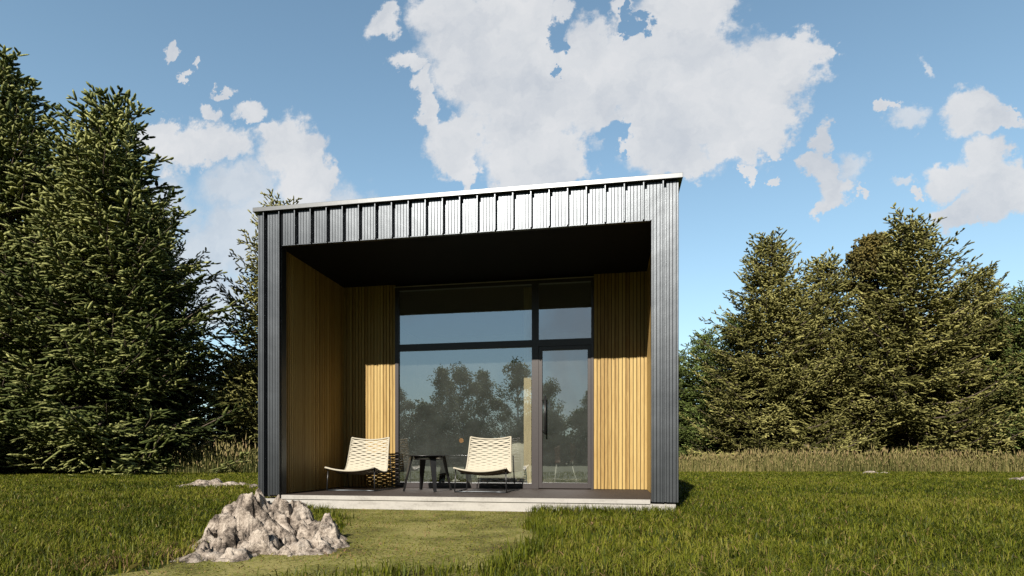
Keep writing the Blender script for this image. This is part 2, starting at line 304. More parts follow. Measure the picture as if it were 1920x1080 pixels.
# returns and core behind the sheet
part(MB().box(OR-.002, OR+.012, .011, .12, ZD, ZS-.004).box(OL-.012, OL+.002, .011, .12, ZD, ZS-.004).box(OL+.014, OR-.014, .001, .05, ZS-.006, ZS-.001), 'corner_trim', M['steel'])
wm = MB().box(XR-.15, XR-.001, .045, YE, ZD-.03, ZF)
for k in range(1, 33): wm.box(XR-.003, XR+.028, .2152*k, .2152*k+.02, ZD-.02, ZF-.003)
part(wm, 'side_wall', M['steel'])
LWY = (2.9, 4.3, 1.3, 2.35)   # side window in the left wall
lm = MB().box(XL+.001, XL+.15, .045, LWY[0], ZD-.03, ZF).box(XL+.001, XL+.15, LWY[1], YE, ZD-.03, ZF).box(XL+.001, XL+.15, LWY[0], LWY[1], ZD-.03, LWY[2]).box(XL+.001, XL+.15, LWY[0], LWY[1], LWY[3], ZF)
for k in range(1, 33):
    y = .2152*k
    if LWY[0]-.03 < y < LWY[1]+.01: lm.box(XL-.028, XL+.003, y, y+.02, ZD-.02, LWY[2]-.02).box(XL-.028, XL+.003, y, y+.02, LWY[3]+.02, ZF-.003)
    else: lm.box(XL-.028, XL+.003, y, y+.02, ZD-.02, ZF-.003)
part(lm, 'side_wall', M['steel'])
sw = part(MB().box(XL-.02, XL+.16, LWY[0], LWY[0]+.05, LWY[2], LWY[3]).box(XL-.02, XL+.16, LWY[1]-.05, LWY[1], LWY[2], LWY[3]).box(XL-.018, XL+.158, LWY[0]+.05, LWY[1]-.05, LWY[2], LWY[2]+.05).box(XL-.018, XL+.158, LWY[0]+.05, LWY[1]-.05, LWY[3]-.05, LWY[3]).box(XL+.03, XL+.07, LWY[0]+.05, LWY[1]-.05, 1.62, 1.66), 'side_window', M['white'])
coat(part(MB().box(XL+.045, XL+.051, LWY[0]+.05, LWY[1]-.05, LWY[2]+.05, LWY[3]-.05), 'pane', M['glass'], sw))
part(MB().box(XL+.151, XR-.151, YE-.15, YE-.003, ZD-.03, ZF), 'rear_wall', M['steel'])
part(MB().box(XL-.045, XR+.045, -.05, YE+.04, ZF+.004, ZT, .004), 'roof_flashing', M['cap'])
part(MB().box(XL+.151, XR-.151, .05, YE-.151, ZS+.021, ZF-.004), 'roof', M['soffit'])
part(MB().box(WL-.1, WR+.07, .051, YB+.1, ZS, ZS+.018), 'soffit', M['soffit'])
part(MB().box(XL+.04, XR-.03, -.012, YE-.04, -.15, ZD-.052).box(XL+.34, XR-.31, -.026, .016, ZD-.051, ZD-.002), 'plinth', M['concrete'])
dm = MB().box(WL-.1, WR+.07, .02, YB+.02, ZD-.021, ZD-.012)
y = .018
while y < YB: dm.box(WL-.02, WR+.02, y, min(y+.135, YB+.1), ZD-.013, ZD, .002); y += .142
part(dm, 'deck', M['deck'])
# wooden battens
rnd = random.Random(4)
def battens_x(x0, x1, y, z0, z1, name):
    b = MB(); x = x0+.002
    while x < x1-.01:
        w = .052; b.box(x, min(x+w-.009, x1-.001), y-.006*(rnd.random() < .5)-.010, y+.0118, z0+.001, z1-.001, .0015); x += w
    return b
xw0, xw1 = XW(742, YB), XW(1113, YB)
p = part(battens_x(WL, xw0-.003, YB, ZD+.004, ZS-.002, 'l'), 'timber_panel', M['wood'])
p = part(battens_x(xw1+.003, WR, YB, ZD+.004, ZS-.002, 'r'), 'timber_panel', M['wood'])
part(MB().box(WL, xw0-.003, YB+.012, YB+.03, ZD+.004, ZS-.002), 'batten_backing', M['woodback']); part(MB().box(xw1+.003, WR, YB+.012, YB+.03, ZD+.004, ZS-.002), 'batten_backing', M['woodback'])
for xs, sg in ((WL, -1), (WR, 1)):
    part(MB().box(min(xs+sg*.012, xs+sg*.06), max(xs+sg*.012, xs+sg*.06), .013, YB+.03, ZD+.004, ZS-.002), 'batten_backing', M['woodback']); b = MB(); y = .125
    while y < YB-.01:
        ylim = min(y+.041, YB-.01); a, c = xs-sg*.012, xs+sg*.0118
        b.box(min(a, c), max(a, c), y, ylim, ZD+.005, ZS-.003, .0015); y += .052
    part(b, 'timber_lining', M['woody'])
# glazing
yf0, yf1 = YB-.03, YB+.05
zt = 3.29; zb = ZD+.002; tr0, tr1 = 2.30, 2.40; mx0, mx1 = XW(997.5, YB), XW(1010, YB); dl0, dl1 = mx1, XW(1112.5, YB)
fr = MB()
fr.box(xw0, xw0+.055, yf0, yf1, zb, zt).box(xw1-.035, xw1, yf0, yf1, zb, zt).box(xw0+.055, xw1-.035, yf0, yf1, zt-.05, zt)
fr.box(xw0+.055, xw1-.035, yf0+.003, yf1, tr0, tr1).box(mx0, mx1, yf0+.005, yf1, zb, tr0).box(mx0, mx1, yf0+.005, yf1, tr1, zt-.05)
fr.box(xw0+.055, mx0, yf0+.003, yf1, zb, zb+.075)
frame = part(fr, 'window_frame', M['frame'])
for (a, b, c, d) in ((xw0+.055, mx0, zb+.075, tr0), (xw0+.055, mx0, tr1, zt-.05), (mx1, xw1-.035, tr1, zt-.05)):
    coat(part(MB().box(a, b, YB+.006, YB+.012, c, d), 'pane', M['glass'], frame))
part(MB().box(xw0-.01, xw1+.01, YB-.045, YB-.031, zt+.002, zt+.014), 'head_flashing', M['trim'])
dr = MB(); da, db = mx1+.002, xw1-.037
dr.box(da, da+.055, yf0+.008, yf1-.01, zb+.01, tr0-.004, .003).box(db-.05, db, yf0+.008, yf1-.01, zb+.01, tr0-.004, .003).box(da+.055, db-.05, yf0+.009, yf1-.01, tr0-.06, tr0-.004).box(da+.055, db-.05, yf0+.009, yf1-.01, zb+.01, zb+.09)
door = part(dr, 'door', M['frame'])
coat(part(MB().box(da+.055, db-.05, YB+.006, YB+.012, zb+.09, tr0-.06), 'pane', M['glass'], door))
hx = XW(1022, YB-.08); hz0, hz1 = ZW(1022, 815, YB-.08), ZW(1022, 742, YB-.08)
part(MB().tube([(hx, YB-.08, hz0), (hx, YB-.08, hz1)], .012).tube([(hx, YB-.08, hz0+.06), (hx-.05, YB-.02, hz0+.06)], .008).tube([(hx, YB-.08, hz1-.06), (hx-.05, YB-.02, hz1-.06)], .008), 'handle', M['black'], door)
# interior shell
part(MB().box(XL+.151, XR-.151, YB+.051, YE-.151, ZD-.02, ZD-.002), 'interior_floor', M['infloor'])
part(MB().box(XL+.155, XR-.155, 5.6, 5.7, ZD, ZS).box(XR-.17, XR-.1515, YB+.101, 5.6, ZD, ZS).box(XL+.1515, XL+.17, YB+.101, LWY[0], ZD, ZS).box(XL+.1515, XL+.17, LWY[1], 5.6, ZD, ZS).box(XL+.1515, XL+.17, LWY[0], LWY[1], ZD, LWY[2]).box(XL+.1515, XL+.17, LWY[0], LWY[1], LWY[3], ZS), 'interior_wall', M['palewall'])
part(MB().box(XL+.17, XR-.17, YB+.101, 5.6, ZS-.04, ZS-.001), 'interior_ceiling', M['inwall'])
px0 = XW(982, 2.15); part(MB().box(px0, px0+.12, 2.15, 2.75, ZD, ZS-.05, .003), 'partition', M['pale'])
kt = empty('sideboard', (-2.0, 5.3, ZD)); tag(kt, 'long dark brown sideboard along the rear wall inside the room', 'sideboard')
MB().box(-2.1, 2.2, -.28, .28, .08, .97, .004).build('carcass', M['inwall'], kt); MB().box(-2.05, 2.15, -.22, .26, 0, .08).build('plinth_base', M['black'], kt)
for k in range(7): MB().box(-2.09+.611*k, -2.09+.611*k+.6, -.30, -.281, .10, .95, .003).build('cupboard_door', M['inwall'], kt)
# ------------------------------------------------------------------ interior furniture seen through the glass
sx0, sx1 = XW(893, 3.4), XW(984, 3.4)
sofa = empty('sofa', ((sx0+sx1)/2, 3.85, ZD)); w = (sx1-sx0)/2
tag(sofa, 'oatmeal sofa inside the cabin, seen through the glass behind the woven chair', 'sofa')
MB().box(-w, w, -.45, -.27, .085, .62, .03).build('backrest', M['sofa'], sofa)
MB().box(-w, w, -.268, .45, .085, .40, .03).build('seat', M['sofa'], sofa)
MB().box(-w, -w+.16, -.26, .45, .405, .58, .03).build('armrest', M['sofa'], sofa); MB().box(w-.16, w, -.26, .45, .405, .58, .03).build('armrest', M['sofa'], sofa)
for a in (-1, 1):
    for b in (-1, 1): MB().tube([(a*(w-.06), b*.38, 0), (a*(w-.06), b*.38, .085)], .02).build('leg', M['black'], sofa)
bm = bmesh.new(); bmesh.ops.create_uvsphere(bm, u_segments=24, v_segments=16, radius=1)
for v in bm.verts: x, y, z = v.co; k = lambda q: math.copysign(abs(q)**.6, q); v.co = Vector((k(x)*.2, y*.08, k(z)*.2))
for f in bm.faces: f.smooth = True
me = bpy.data.meshes.new('cushion'); bm.to_mesh(me); bm.free()
cu = link('cushion', me, M['sofa'], None, (XW(976, 3.5), 3.66, ZD+.60)); cu.rotation_euler = (R(-12), 0, R(8)); tag(cu, 'pale cushion propped on top of the sofa inside', 'cushion')
cx = XW(1052, 3.6); dch = empty('dining_chair', (cx, 3.75, ZD), R(25)); tag(dch, 'dark brown upholstered chair standing inside behind the glass door', 'chair')
bm = bmesh.new(); n1, n2 = 16, 10; g = []
for i in range(n1+1):
    a = math.pi*(-.1+1.2*i/n1); row = []
    for j in range(n2+1):
        q = j/n2; r = .20+.06*q; h = .36+(.20+.17*math.sin(a)**2 if 0 < a < math.pi else .2)*q; row.append(bm.verts.new((r*1.1*math.cos(a), -.02-r*math.sin(a)+.0, h)))
    g.append(row)
for i in range(n1):
    for j in range(n2): f = bm.faces.new((g[i][j], g[i+1][j], g[i+1][j+1], g[i][j+1])); f.smooth = True
bmesh.ops.solidify(bm, geom=bm.faces[:], thickness=.035)
me = bpy.data.meshes.new('backrest'); bm.to_mesh(me); bm.free(); link('backrest', me, M['brownseat'], dch)
MB().lathe([(.02, .34), (.2, .345), (.23, .37), (.22, .42), (.02, .43)], (0, -.02)).build('seat', M['brownseat'], dch)
for a in (-1, 1):
    for b in (-1, 1): MB().tube([(a*.14, b*.12, .36), (a*.22, b*.2, 0)], [.014, .009]).build('leg', M['trim'], dch)
lx = XW(843, 3.9); lamp = empty('floor_lamp', (lx, 3.9, ZD)); tag(lamp, 'small arched floor lamp with amber globe and round white base, inside the room', 'lamp')
MB().lathe([(.19, 0), (.19, .025), (.15, .05), (.03, .065)]).build('base', M['white'], lamp)
gx, gz = XW(865, 3.9)-lx, ZW(865, 826, 3.9)-ZD
MB().tube([(0, 0, .06), (-.01, 0, gz), (.03, 0, gz+.22), (gx*.6, 0, gz+.27), (gx, 0, gz+.18), (gx, 0, gz+.05)], .008).build('pole', M['black'], lamp)
bm = bmesh.new(); bmesh.ops.create_uvsphere(bm, u_segments=16, v_segments=12, radius=.045); me = bpy.data.meshes.new('globe'); bm.to_mesh(me); bm.free(); link('globe', me, M['bulb'], lamp, (gx, 0, gz))
# ------------------------------------------------------------------ porch furniture
def catmull(P, t):
    n = len(P)-1; t = min(max(t, 0), .99999)*n; i = int(t); f = t-i
    p = [Vector(P[max(0, min(n, j))]) for j in (i-1, i, i+1, i+2)]
    return .5*((2*p[1])+(-p[0]+p[2])*f+(2*p[0]-5*p[1]+4*p[2]-p[3])*f*f+(-p[0]+3*p[1]-3*p[2]+p[3])*f**3)
PROF = [(-.40, .335), (-.30, .322), (-.14, .285), (.02, .262), (.13, .272), (.185, .33), (.225, .45), (.27, .61), (.32, .775)]
def shell(s, x):     # s along the profile 0..1, x across -1..1
    p = catmull(PROF, s); hw = .360-.0*s-.015*math.sin(math.pi*s); sag = (1-x*x)
    seat = max(0, 1-s/.55); bk = max(0, (s-.5)/.5)
    return Vector((x*hw*(1-.15*bk), p.x+.035*sag*bk+.0, p.y-.050*sag*(seat**.5 if seat > 0 else 0)-.02*sag*(1-seat)*(1-bk)-.035*sag*bk**3))
def ribbon(bm, pts, nrm, w, th):   # pts list of (centre, across vector), closed section box
    rings = []
    for c, a, n in pts: rings.append([bm.verts.new(c+a*w/2+n*th/2), bm.verts.new(c-a*w/2+n*th/2), bm.verts.new(c-a*w/2-n*th/2), bm.verts.new(c+a*w/2-n*th/2)])
    for i in range(len(rings)-1):
        for k in range(4): f = bm.faces.new((rings[i][k], rings[i][(k+1) % 4], rings[i+1][(k+1) % 4], rings[i+1][k])); f.smooth = False
    bm.faces.new(rings[0][::-1]); bm.faces.new(rings[-1])
def frame_at(s, x):
    e = .004; c = shell(s, x); ts = (shell(min(1, s+e), x)-shell(max(0, s-e), x)).normalized(); tx = (shell(s, min(1, x+.02))-shell(s, max(-1, x-.02))).normalized(); n = tx.cross(ts).normalized(); return c, ts, tx, n
def make_chair():
    r = empty('woven_lounge_chair'); bm = bmesh.new()
    NS = 44; L = .36+.25+.62
    for i in range(NS):
        s0 = .02+.955*(i+.5)/NS; pts = []; sg = 1 if i % 2 else -1
        for k in range(73):
            x = -0.955+1.91*k/72; ds = sg*.0027*math.cos(math.pi*2*x*2.0)
            c, ts, tx, n = frame_at(min(.995, max(.005, s0+ds)), x); pts.append((c+n*.002*sg*math.cos(2*math.pi*x*2.0), ts, n))
        ribbon(bm, pts, None, .0228, .006)
    me = bpy.data.meshes.new('woven_shell'); bmesh.ops.recalc_face_normals(bm, faces=bm.faces); bm.to_mesh(me); bm.free(); link('woven_shell', me, M['rope'], r)
    m = MB()
    for x in (-.975, .975): m.tube([shell(k/50, x) for k in range(51)], .012, 8)
    for s in (0.004, .996): m.tube([shell(s, -.975+1.95*k/24) for k in range(25)], .012, 8)
    m.build('shell_rim', M['rope'], r)
    for sx in (-1, 1):
        a = sx*.345
        MB().tube([(a, -.33, .315), (a*1.03, -.345, .012), (a*1.03, -.33, .009), (a*1.03, .30, .009), (a*1.03, .32, .02), (a, .245, .50)], .0085).build('side_frame', M['black'], r)
    MB().tube([(-.35, -.335, .009), (-.2, -.30, .009), (-.1, -.28, .009), (.1, -.28, .009), (.2, -.30, .009), (.35, -.335, .009)], .008).tube([(-.34, -.1, .25), (0, -.1, .235), (.34, -.1, .25)], .008).build('cross_bar', M['steel'], r)
    return r
def copy_tree(o, parent=None):
    c = o.copy(); C.objects.link(c); c.parent = parent
    for ch in o.children: copy_tree(ch, c)
    return c
ch1 = make_chair(); ch1.location = (-3.585, 1.16, ZD)
tag(ch1, 'cream woven lounge chair by the left timber wall, left of the black table', 'chair', 'woven lounge chairs on the porch')
ch2 = copy_tree(ch1); ch2.location = (-1.725, 1.16, ZD)
ch2['label'] = 'cream woven lounge chair right of the black table, nearest the glass door'
tbx = XW(802, 1.12); tb = empty('side_table', (tbx, 1.12, ZD)); tag(tb, 'low round black side table with four splayed legs between the chairs', 'table')
MB().lathe([(.325, .490), (.34, .494), (.34, .500), (.335, .504)], seg=56).build('table_top', M['black'], tb)
MB().lathe([(.19, .44), (.20, .442), (.20, .4895)], seg=40).build('apron', simple('brushed_apron', (.30, .31, .33), .3, .9, .05), tb)
for k, a in enumerate((35, 125, 215, 305)):
    a = R(a); d = Vector((math.cos(a), math.sin(a), 0)); t = Vector((-math.sin(a), math.cos(a), 0)); bm = bmesh.new(); vs = []
    for (r0, z, w, th) in ((.235, .489, .044, .014), (.345, 0, .020, .010)):
        for sa, sb in ((-1, -1), (1, -1), (1, 1), (-1, 1)): vs.append(bm.verts.new(d*(r0+sb*th)+t*(sa*w)+Vector((0, 0, z))))
    for f in ((0, 1, 2, 3), (7, 6, 5, 4), (0, 4, 5, 1), (1, 5, 6, 2), (2, 6, 7, 3), (3, 7, 4, 0)): bm.faces.new([vs[i] for i in f])
    bmesh.ops.recalc_face_normals(bm, faces=bm.faces); me = bpy.data.meshes.new('leg'); bm.to_mesh(me); bm.free(); link('leg', me, M['black'], tb)

# ------------------------------------------------------------------ ground and path
gr = []
bm = bmesh.new(); bmesh.ops.create_grid(bm, x_segments=60, y_segments=60, size=420)
me = bpy.data.meshes.new('ground'); bm.to_mesh(me); bm.free(); o = link('ground', me, M['ground']); o['kind'] = 'structure'
PATHPX = [(600, 956), (1015, 962), (1002, 975), (985, 990), (1010, 1003), (1045, 1012), (1000, 1030), (955, 1050), (900, 1085), (870, 1180), (830, 1500), (-500, 1500), (-150, 1180), (60, 1110), (190, 1082), (300, 1066), (360, 1040), (520, 1000), (640, 1000), (650, 985), (610, 972)]
PATH = [ground(u, v) for u, v in PATHPX]; PATH[0] = (PATH[0][0], -.014); PATH[1] = (PATH[1][0], -.014)
def inside(px, py, poly):
    r = np.zeros(len(px), bool); n = len(poly)
    for i in range(n):
        x0, y0 = poly[i]; x1, y1 = poly[(i+1) % n]
        c = ((y0 > py) != (y1 > py)) & (px < (x1-x0)*(py-y0)/((y1-y0)+1e-12)+x0); r ^= c
    return r
bm = bmesh.new(); dense = []
for i in range(len(PATH)):
    a, b = Vector(PATH[i]), Vector(PATH[(i+1) % len(PATH)]); n = max(1, int((b-a).length/.12))
    for k in range(n):
        p = a.lerp(b, k/n); w = .05 if p.y < -.1 else 0
        dense.append((p.x+w*noise.noise((p.x*4, p.y*4, 1)), p.y+w*noise.noise((p.x*4, p.y*4, 7))))
bm.faces.new([bm.verts.new((x, y, .004)) for x, y in dense]); bmesh.ops.triangulate(bm, faces=bm.faces)
me = bpy.data.meshes.new('path'); bm.to_mesh(me); bm.free(); o = link('path', me, M['path']); o['kind'] = 'structure'

# ------------------------------------------------------------------ grass
rng = np.random.default_rng(7)
def wave(x, y, s, ph=0):
    return (np.sin(x*s+ph)+np.sin(y*s*1.3+1.7*ph)+np.sin((x+y)*s*.7+.5+ph)+np.sin((x-1.7*y)*s*.45+2.2*ph))/4
def blades(x, y, h, w, lean, tint, az=None):
    n = len(x); az = rng.uniform(0, 2*np.pi, n) if az is None else az; fa = az+np.pi/2+rng.normal(0, .5, n)
    dx, dy = np.cos(az), np.sin(az); wx, wy = np.cos(fa)*w/2, np.sin(fa)*w/2
    P = np.zeros((n, 5, 3)); P[:, 0] = np.stack([x-wx, y-wy, np.full(n, -.005)], 1); P[:, 1] = np.stack([x+wx, y+wy, np.full(n, -.005)], 1)
    l1 = lean*.35*h; P[:, 2] = np.stack([x+dx*l1-wx*.8, y+dy*l1-wy*.8, h*.6], 1); P[:, 3] = np.stack([x+dx*l1+wx*.8, y+dy*l1+wy*.8, h*.6], 1)
    P[:, 4] = np.stack([x+dx*lean*h, y+dy*lean*h, h*(1-.25*np.minimum(lean, 1.2))], 1)
    b = (np.arange(n)*5)[:, None, None]; T = (b+np.array([[0, 1, 3], [0, 3, 2], [2, 3, 4]])[None]).reshape(-1, 3)
    return P.reshape(-1, 3), T, np.repeat(tint, 5)
def scatter(z0, z1, dens, wmin, wmax, spread=1.45):
    A = (z1*z1-z0*z0)*.9*spread; n = int(A*dens); Z = np.sqrt(rng.uniform(z0*z0, z1*z1, n)); X = rng.uniform(-1, 1, n)*.9*spread*Z
    return X*CA-Z*SA, CY+X*SA+Z*CA, Z
V, T, A_ = [], [], []; off = 0
def addb(r):
    global off
    V.append(r[0]); T.append(r[1]+off); A_.append(r[2]); off += len(r[0])
for z0, z1, dens, wd in ((1.2, 4.2, 3600, .0042), (4.2, 6.5, 2600, .0055), (6.5, 10, 1400, .0075), (10, 16, 720, .011), (16, 25, 360, .016)):
    x, y, Z = scatter(z0, z1, dens, 0, 0)
    ok = ~((x > XL+.03) & (x < XR-.03) & (y > -.03) & (y < YE)); ok &= ~inside(x, y, dense); x, y, Z = x[ok], y[ok], Z[ok]; n = len(x)
    per = 9; m_ = n//per; ci = np.repeat(np.arange(m_), per); n = len(ci); cxy = np.stack([x[:m_], y[:m_]], 1); Z = Z[:m_][ci]
    ao = rng.uniform(0, 2*np.pi, n); ro = np.abs(rng.normal(0, .028, n))*(1+Z*.06); x = cxy[ci, 0]+np.cos(ao)*ro; y = cxy[ci, 1]+np.sin(ao)*ro
    ch = rng.uniform(.55, 1.3, m_)[ci]; ct = rng.normal(0, .13, m_)[ci]; hv = .075+.026*wave(x, y, 2.3)+.022*wave(x, y, 6.1, 2); h = hv*ch*rng.uniform(.5, 1.25, n); h = np.where(Z > 14, h*.8, h)
    t = .42+ct+.22*wave(x, y, 1.1, 3)+.14*wave(x, y, 4.5, 5)+rng.normal(0, .19, n); t = np.where(rng.random(n) < .04, rng.uniform(.85, 1, n), np.clip(t, 0, .82))
    addb(blades(x, y, h, wd*1.15*rng.uniform(.7, 1.3, n), np.abs(rng.normal(.75, .45, n)), t, ao+rng.normal(0, .6, n)))
# longer tufts against the plinth, rock and along the path edge
def tufts(pts, per, rad, hh, tb=.35):
    c = np.array(pts); n = len(c)*per; i = np.repeat(np.arange(len(c)), per); x = c[i, 0]+rng.normal(0, rad, n); y = c[i, 1]+rng.normal(0, rad, n)
    ok = (y < -.03) | (x > XR+.03) | (x < XL-.03); x, y = x[ok], y[ok]; n = len(x)
    addb(blades(x, y, hh*rng.uniform(.5, 1.2, n), .006*rng.uniform(.7, 1.3, n), np.abs(rng.normal(.5, .3, n)), np.clip(tb+rng.normal(0, .15, n), 0, 1)))
tufts([(xx, -.09) for xx in np.linspace(XW(1010, 0), XR+.1, 26)], 60, .05, .12)
tufts([ground(u, v) for u, v in ((600, 968), (580, 966), (615, 972), (560, 965), (640, 975))], 90, .06, .14)
tufts([ground(u+12*math.sin(k), v) for k, (u, v) in enumerate(((1010, 975), (990, 988), (1000, 996), (1025, 1004), (1050, 1013), (1030, 1022), (1005, 1032), (975, 1046), (950, 1060), (930, 1075)))], 130, .06, .12)
tufts([ground(u, v) for u, v in ((700, 1075), (760, 1082), (820, 1080), (870, 1078), (640, 1090), (720, 1090), (540, 1092))], 60, .09, .09)
tufts([ground(u, v) for u, v in ((215, 1062), (250, 1056), (290, 1052), (320, 1045), (180, 1066), (330, 1030), (150, 1062), (300, 1040))], 110, .10, .07, .9)
# stubble on the trodden path
n = 110000; xs = [p[0] for p in dense]; ys = [p[1] for p in dense]; x = rng.uniform(-6, max(xs), n); y = rng.uniform(-5.6, 0, n)
ok = inside(x, y, dense); x, y = x[ok], y[ok]; n = len(x); prob = .55+.5*wave(x, y, 3.1, 4); ok = rng.random(n) < prob; x, y = x[ok], y[ok]; n = len(x)
addb(blades(x, y, rng.uniform(.006, .020, n), rng.uniform(.003, .008, n), rng.uniform(.8, 2.8, n), np.clip(.70+.2*wave(x, y, 2.0, 8)+rng.normal(0, .24, n), 0, 1)))
n = 9000; u = rng.uniform(-150, 2050, n); Z = rng.uniform(2.2, 12, n)**1.0; X = (u-960)/F*Z; x = X*CA-Z*SA; y = CY+X*SA+Z*CA; ok = ~((x > XL) & (x < XR) & (y > -.03)) & ((wave(x, y, 1.9, 6) > .1) | (rng.random(n) < .25)); x, y = x[ok], y[ok]; n = len(x)
r_ = blades(x, y, rng.uniform(.018, .035, n), rng.uniform(.005, .010, n), rng.uniform(2.0, 4.0, n), np.clip(rng.normal(.95, .08, n), 0, 1)); r_[0][:, 2] += np.where(inside(r_[0][:, 0], r_[0][:, 1], dense), .004, .03); addb(r_)
# ground cover beyond the frame, for views from the side
n = 110000; x = rng.uniform(-30, 27, n); y = rng.uniform(-12, 18, n); ok = ~((x > XL) & (x < XR) & (y > -.03) & (y < YE)) & ~inside(x, y, dense); x, y = x[ok], y[ok]; n = len(x)
addb(blades(x, y, rng.uniform(.04, .09, n), .012*rng.uniform(.7, 1.3, n), np.abs(rng.normal(.35, .35, n)), np.clip(.4+rng.normal(0, .15, n), 0, 1)))
me = nmesh('grass', np.concatenate(V), np.concatenate(T), attrs={'tint': np.concatenate(A_)}); o = link('grass', me, M['grass'])
tag(o, 'short green lawn grass with dry brown blades covering the meadow', 'grass', kind='stuff')
# reeds
V, T, A_ = [], [], []; off = 0
def reeds(u0, u1, za, zb_, n, hm, tb):
    u = rng.uniform(u0, u1, n); Z = rng.uniform(za, zb_, n); X = (u-960)/F*Z; x = X*CA-Z*SA; y = CY+X*SA+Z*CA
    ok = ~((x > XL-.2) & (x < XR+.2) & (y < YE+.2)); x, y, Z = x[ok], y[ok], Z[ok]; n = len(x)
    h = hm*(1+.28*wave(x, y, .9, 2)+.15*wave(x, y, 3.3, 1))*rng.uniform(.2, 1.0, n)**.9*np.where(rng.random(n) < .06, 1.3, 1); h = h*np.clip((Z-za)/.8+.35, .35, 1)
    addb(blades(x, y, h, .018*rng.uniform(.7, 1.4, n), np.abs(rng.normal(.12, .10, n)), np.clip(tb+.22*wave(x, y, .7, 4)+rng.normal(0, .20, n), 0, 1)))
    m = int(n*.22); i = rng.choice(n, m, replace=False); hx_, hy_, hh = x[i], y[i], h[i]      # seed heads
    P = np.zeros((m, 5, 3)); w_ = .022; k = rng.normal(0, .06, m)
    P[:, 0] = np.stack([hx_, hy_, hh*.8], 1)
    for q, (a, b) in enumerate(((w_, 0), (-w_*.5, w_*.8), (-w_*.5, -w_*.8))): P[:, 1+q] = np.stack([hx_+a+k*.4, hy_+b, hh*.95], 1)
    P[:, 4] = np.stack([hx_+k, hy_, hh*1.18], 1)
    b = (np.arange(m)*5)[:, None, None]; tt = (b+np.array([[0, 2, 1], [0, 3, 2], [0, 1, 3], [1, 2, 4], [2, 3, 4], [3, 1, 4]])[None]).reshape(-1, 3)
    addb((P.reshape(-1, 3), tt, np.repeat(np.clip(rng.normal(.78, .12, m), 0, 1), 5)))
reeds(1240, 2150, 22.2, 26, 17000, .78, .42); reeds(-250, 520, 20.8, 23.5, 7500, .95, .30); reeds(520, 1240, 22.5, 26, 9000, .8, .45)
me = nmesh('tall_grass', np.concatenate(V), np.concatenate(T), attrs={'tint': np.concatenate(A_)}); o = link('tall_grass', me, M['reed'])
tag(o, 'tall dry straw coloured grass with seed heads along the foot of the trees', 'tall grass', kind='stuff')

# ------------------------------------------------------------------ rocks
def rockfield(name, peaks, base, res, label, cat, group=None, seed=0, rough=1.0, blur=.05):
    W_ = [(*cam2w(u, Z), h, r, p) for (u, Z, h, r, p) in peaks]
    x0 = min(w[0]-w[3] for w in W_)-.05; x1 = max(w[0]+w[3] for w in W_)+.05; y0 = min(w[1]-w[3] for w in W_)-.05; y1 = max(w[1]+w[3] for w in W_)+.05
    nx, ny = int((x1-x0)/res)+1, int((y1-y0)/res)+1; gx, gy = np.meshgrid(np.linspace(x0, x1, nx), np.linspace(y0, y1, ny), indexing='ij')
    # warp
    fx, fy = gx.ravel(), gy.ravel(); n = len(fx); N1 = np.empty(n); N2 = np.empty(n); N3 = np.empty(n); N4 = np.empty(n); KV = np.empty(n); K2 = np.empty(n)
    for i in range(n):
        a, b = fx[i]+seed, fy[i]; N1[i] = noise.noise((a*6, b*6, 0)); N2[i] = noise.noise((a*6, b*6, 9)); N3[i] = noise.ridged_multi_fractal((a*3.4+N1[i]*.5, b*4.2+N2[i]*.4, 3), .9, 2.2, 4, 1.0, 2.0); d_, p_ = noise.voronoi((a*5+N1[i]*.35, b*6.5+N2[i]*.35, 0)); q_, r_ = noise.voronoi((a*15, b*17+N1[i]*.3, 4)); c0, c1 = p_[0], r_[0]; KV[i] = .5*noise.noise(c0*7.3)+((a*5-c0[0])*noise.noise(c0*3.1)+(b*6.5-c0[1])*noise.noise(c0*5.7))*.9-1.6*max(0, .13-(d_[1]-d_[0])); K2[i] = .5*noise.noise(c1*7.3)+((a*15-c1[0])*noise.noise(c1*3.1)+(b*17-c1[1])*noise.noise(c1*5.7))-.8*max(0, .15-(q_[1]-q_[0]))
        N4[i] = noise.ridged_multi_fractal((a*13, b*15+N1[i], 1), 1.0, 2.2, 3, 1.0, 2.0)-1.1
    wx = fx+.05*N1; wy = fy+.05*N2; h = np.full(n, -1.)
    for (px, py, hh, r, p) in W_:
        d = np.sqrt((wx-px)**2+(wy-py)**2)/r; c = hh*(1-np.clip(d, 0, 2)**p)
        h = np.logaddexp(h/.02, c/.02)*.02
    amp = np.clip((h+.005)/.09, 0, 1); hmax = max(w[2] for w in W_)
    h = h+rough*amp*(.028*(N3-1.1)+.010*N4+.20*KV+.065*K2+.04*np.clip((N3-.75)/.35, -1, 0))*min(1, hmax/.3+.15)
    jx = gx.ravel()+rough*amp*(.035*N2+.012*N4); jy = gy.ravel()+rough*amp*(.035*N1-.02*(N3-1.2))
    h = np.maximum(h, -.06)
    co = np.stack([jx-base[0], jy-base[1], h], 1); idx = np.arange(nx*ny).reshape(nx, ny)
    q = np.stack([idx[:-1, :-1], idx[1:, :-1], idx[1:, 1:], idx[:-1, 1:]], -1).reshape(-1, 4)
    keep = (h[q].max(1) > -.03); q = q[keep]; used = np.unique(q); rm = np.zeros(n, int); rm[used] = np.arange(len(used))
    me = nmesh(name, co[used], rm[q], smooth=True); o = link(name, me, M['rock'], None, (base[0], base[1], 0)); tag(o, label, cat, group); return o
def pk(u, v, Z, r, p=1.5): return (u, Z, CZ-(v-HOR)/F*Z, r, p)
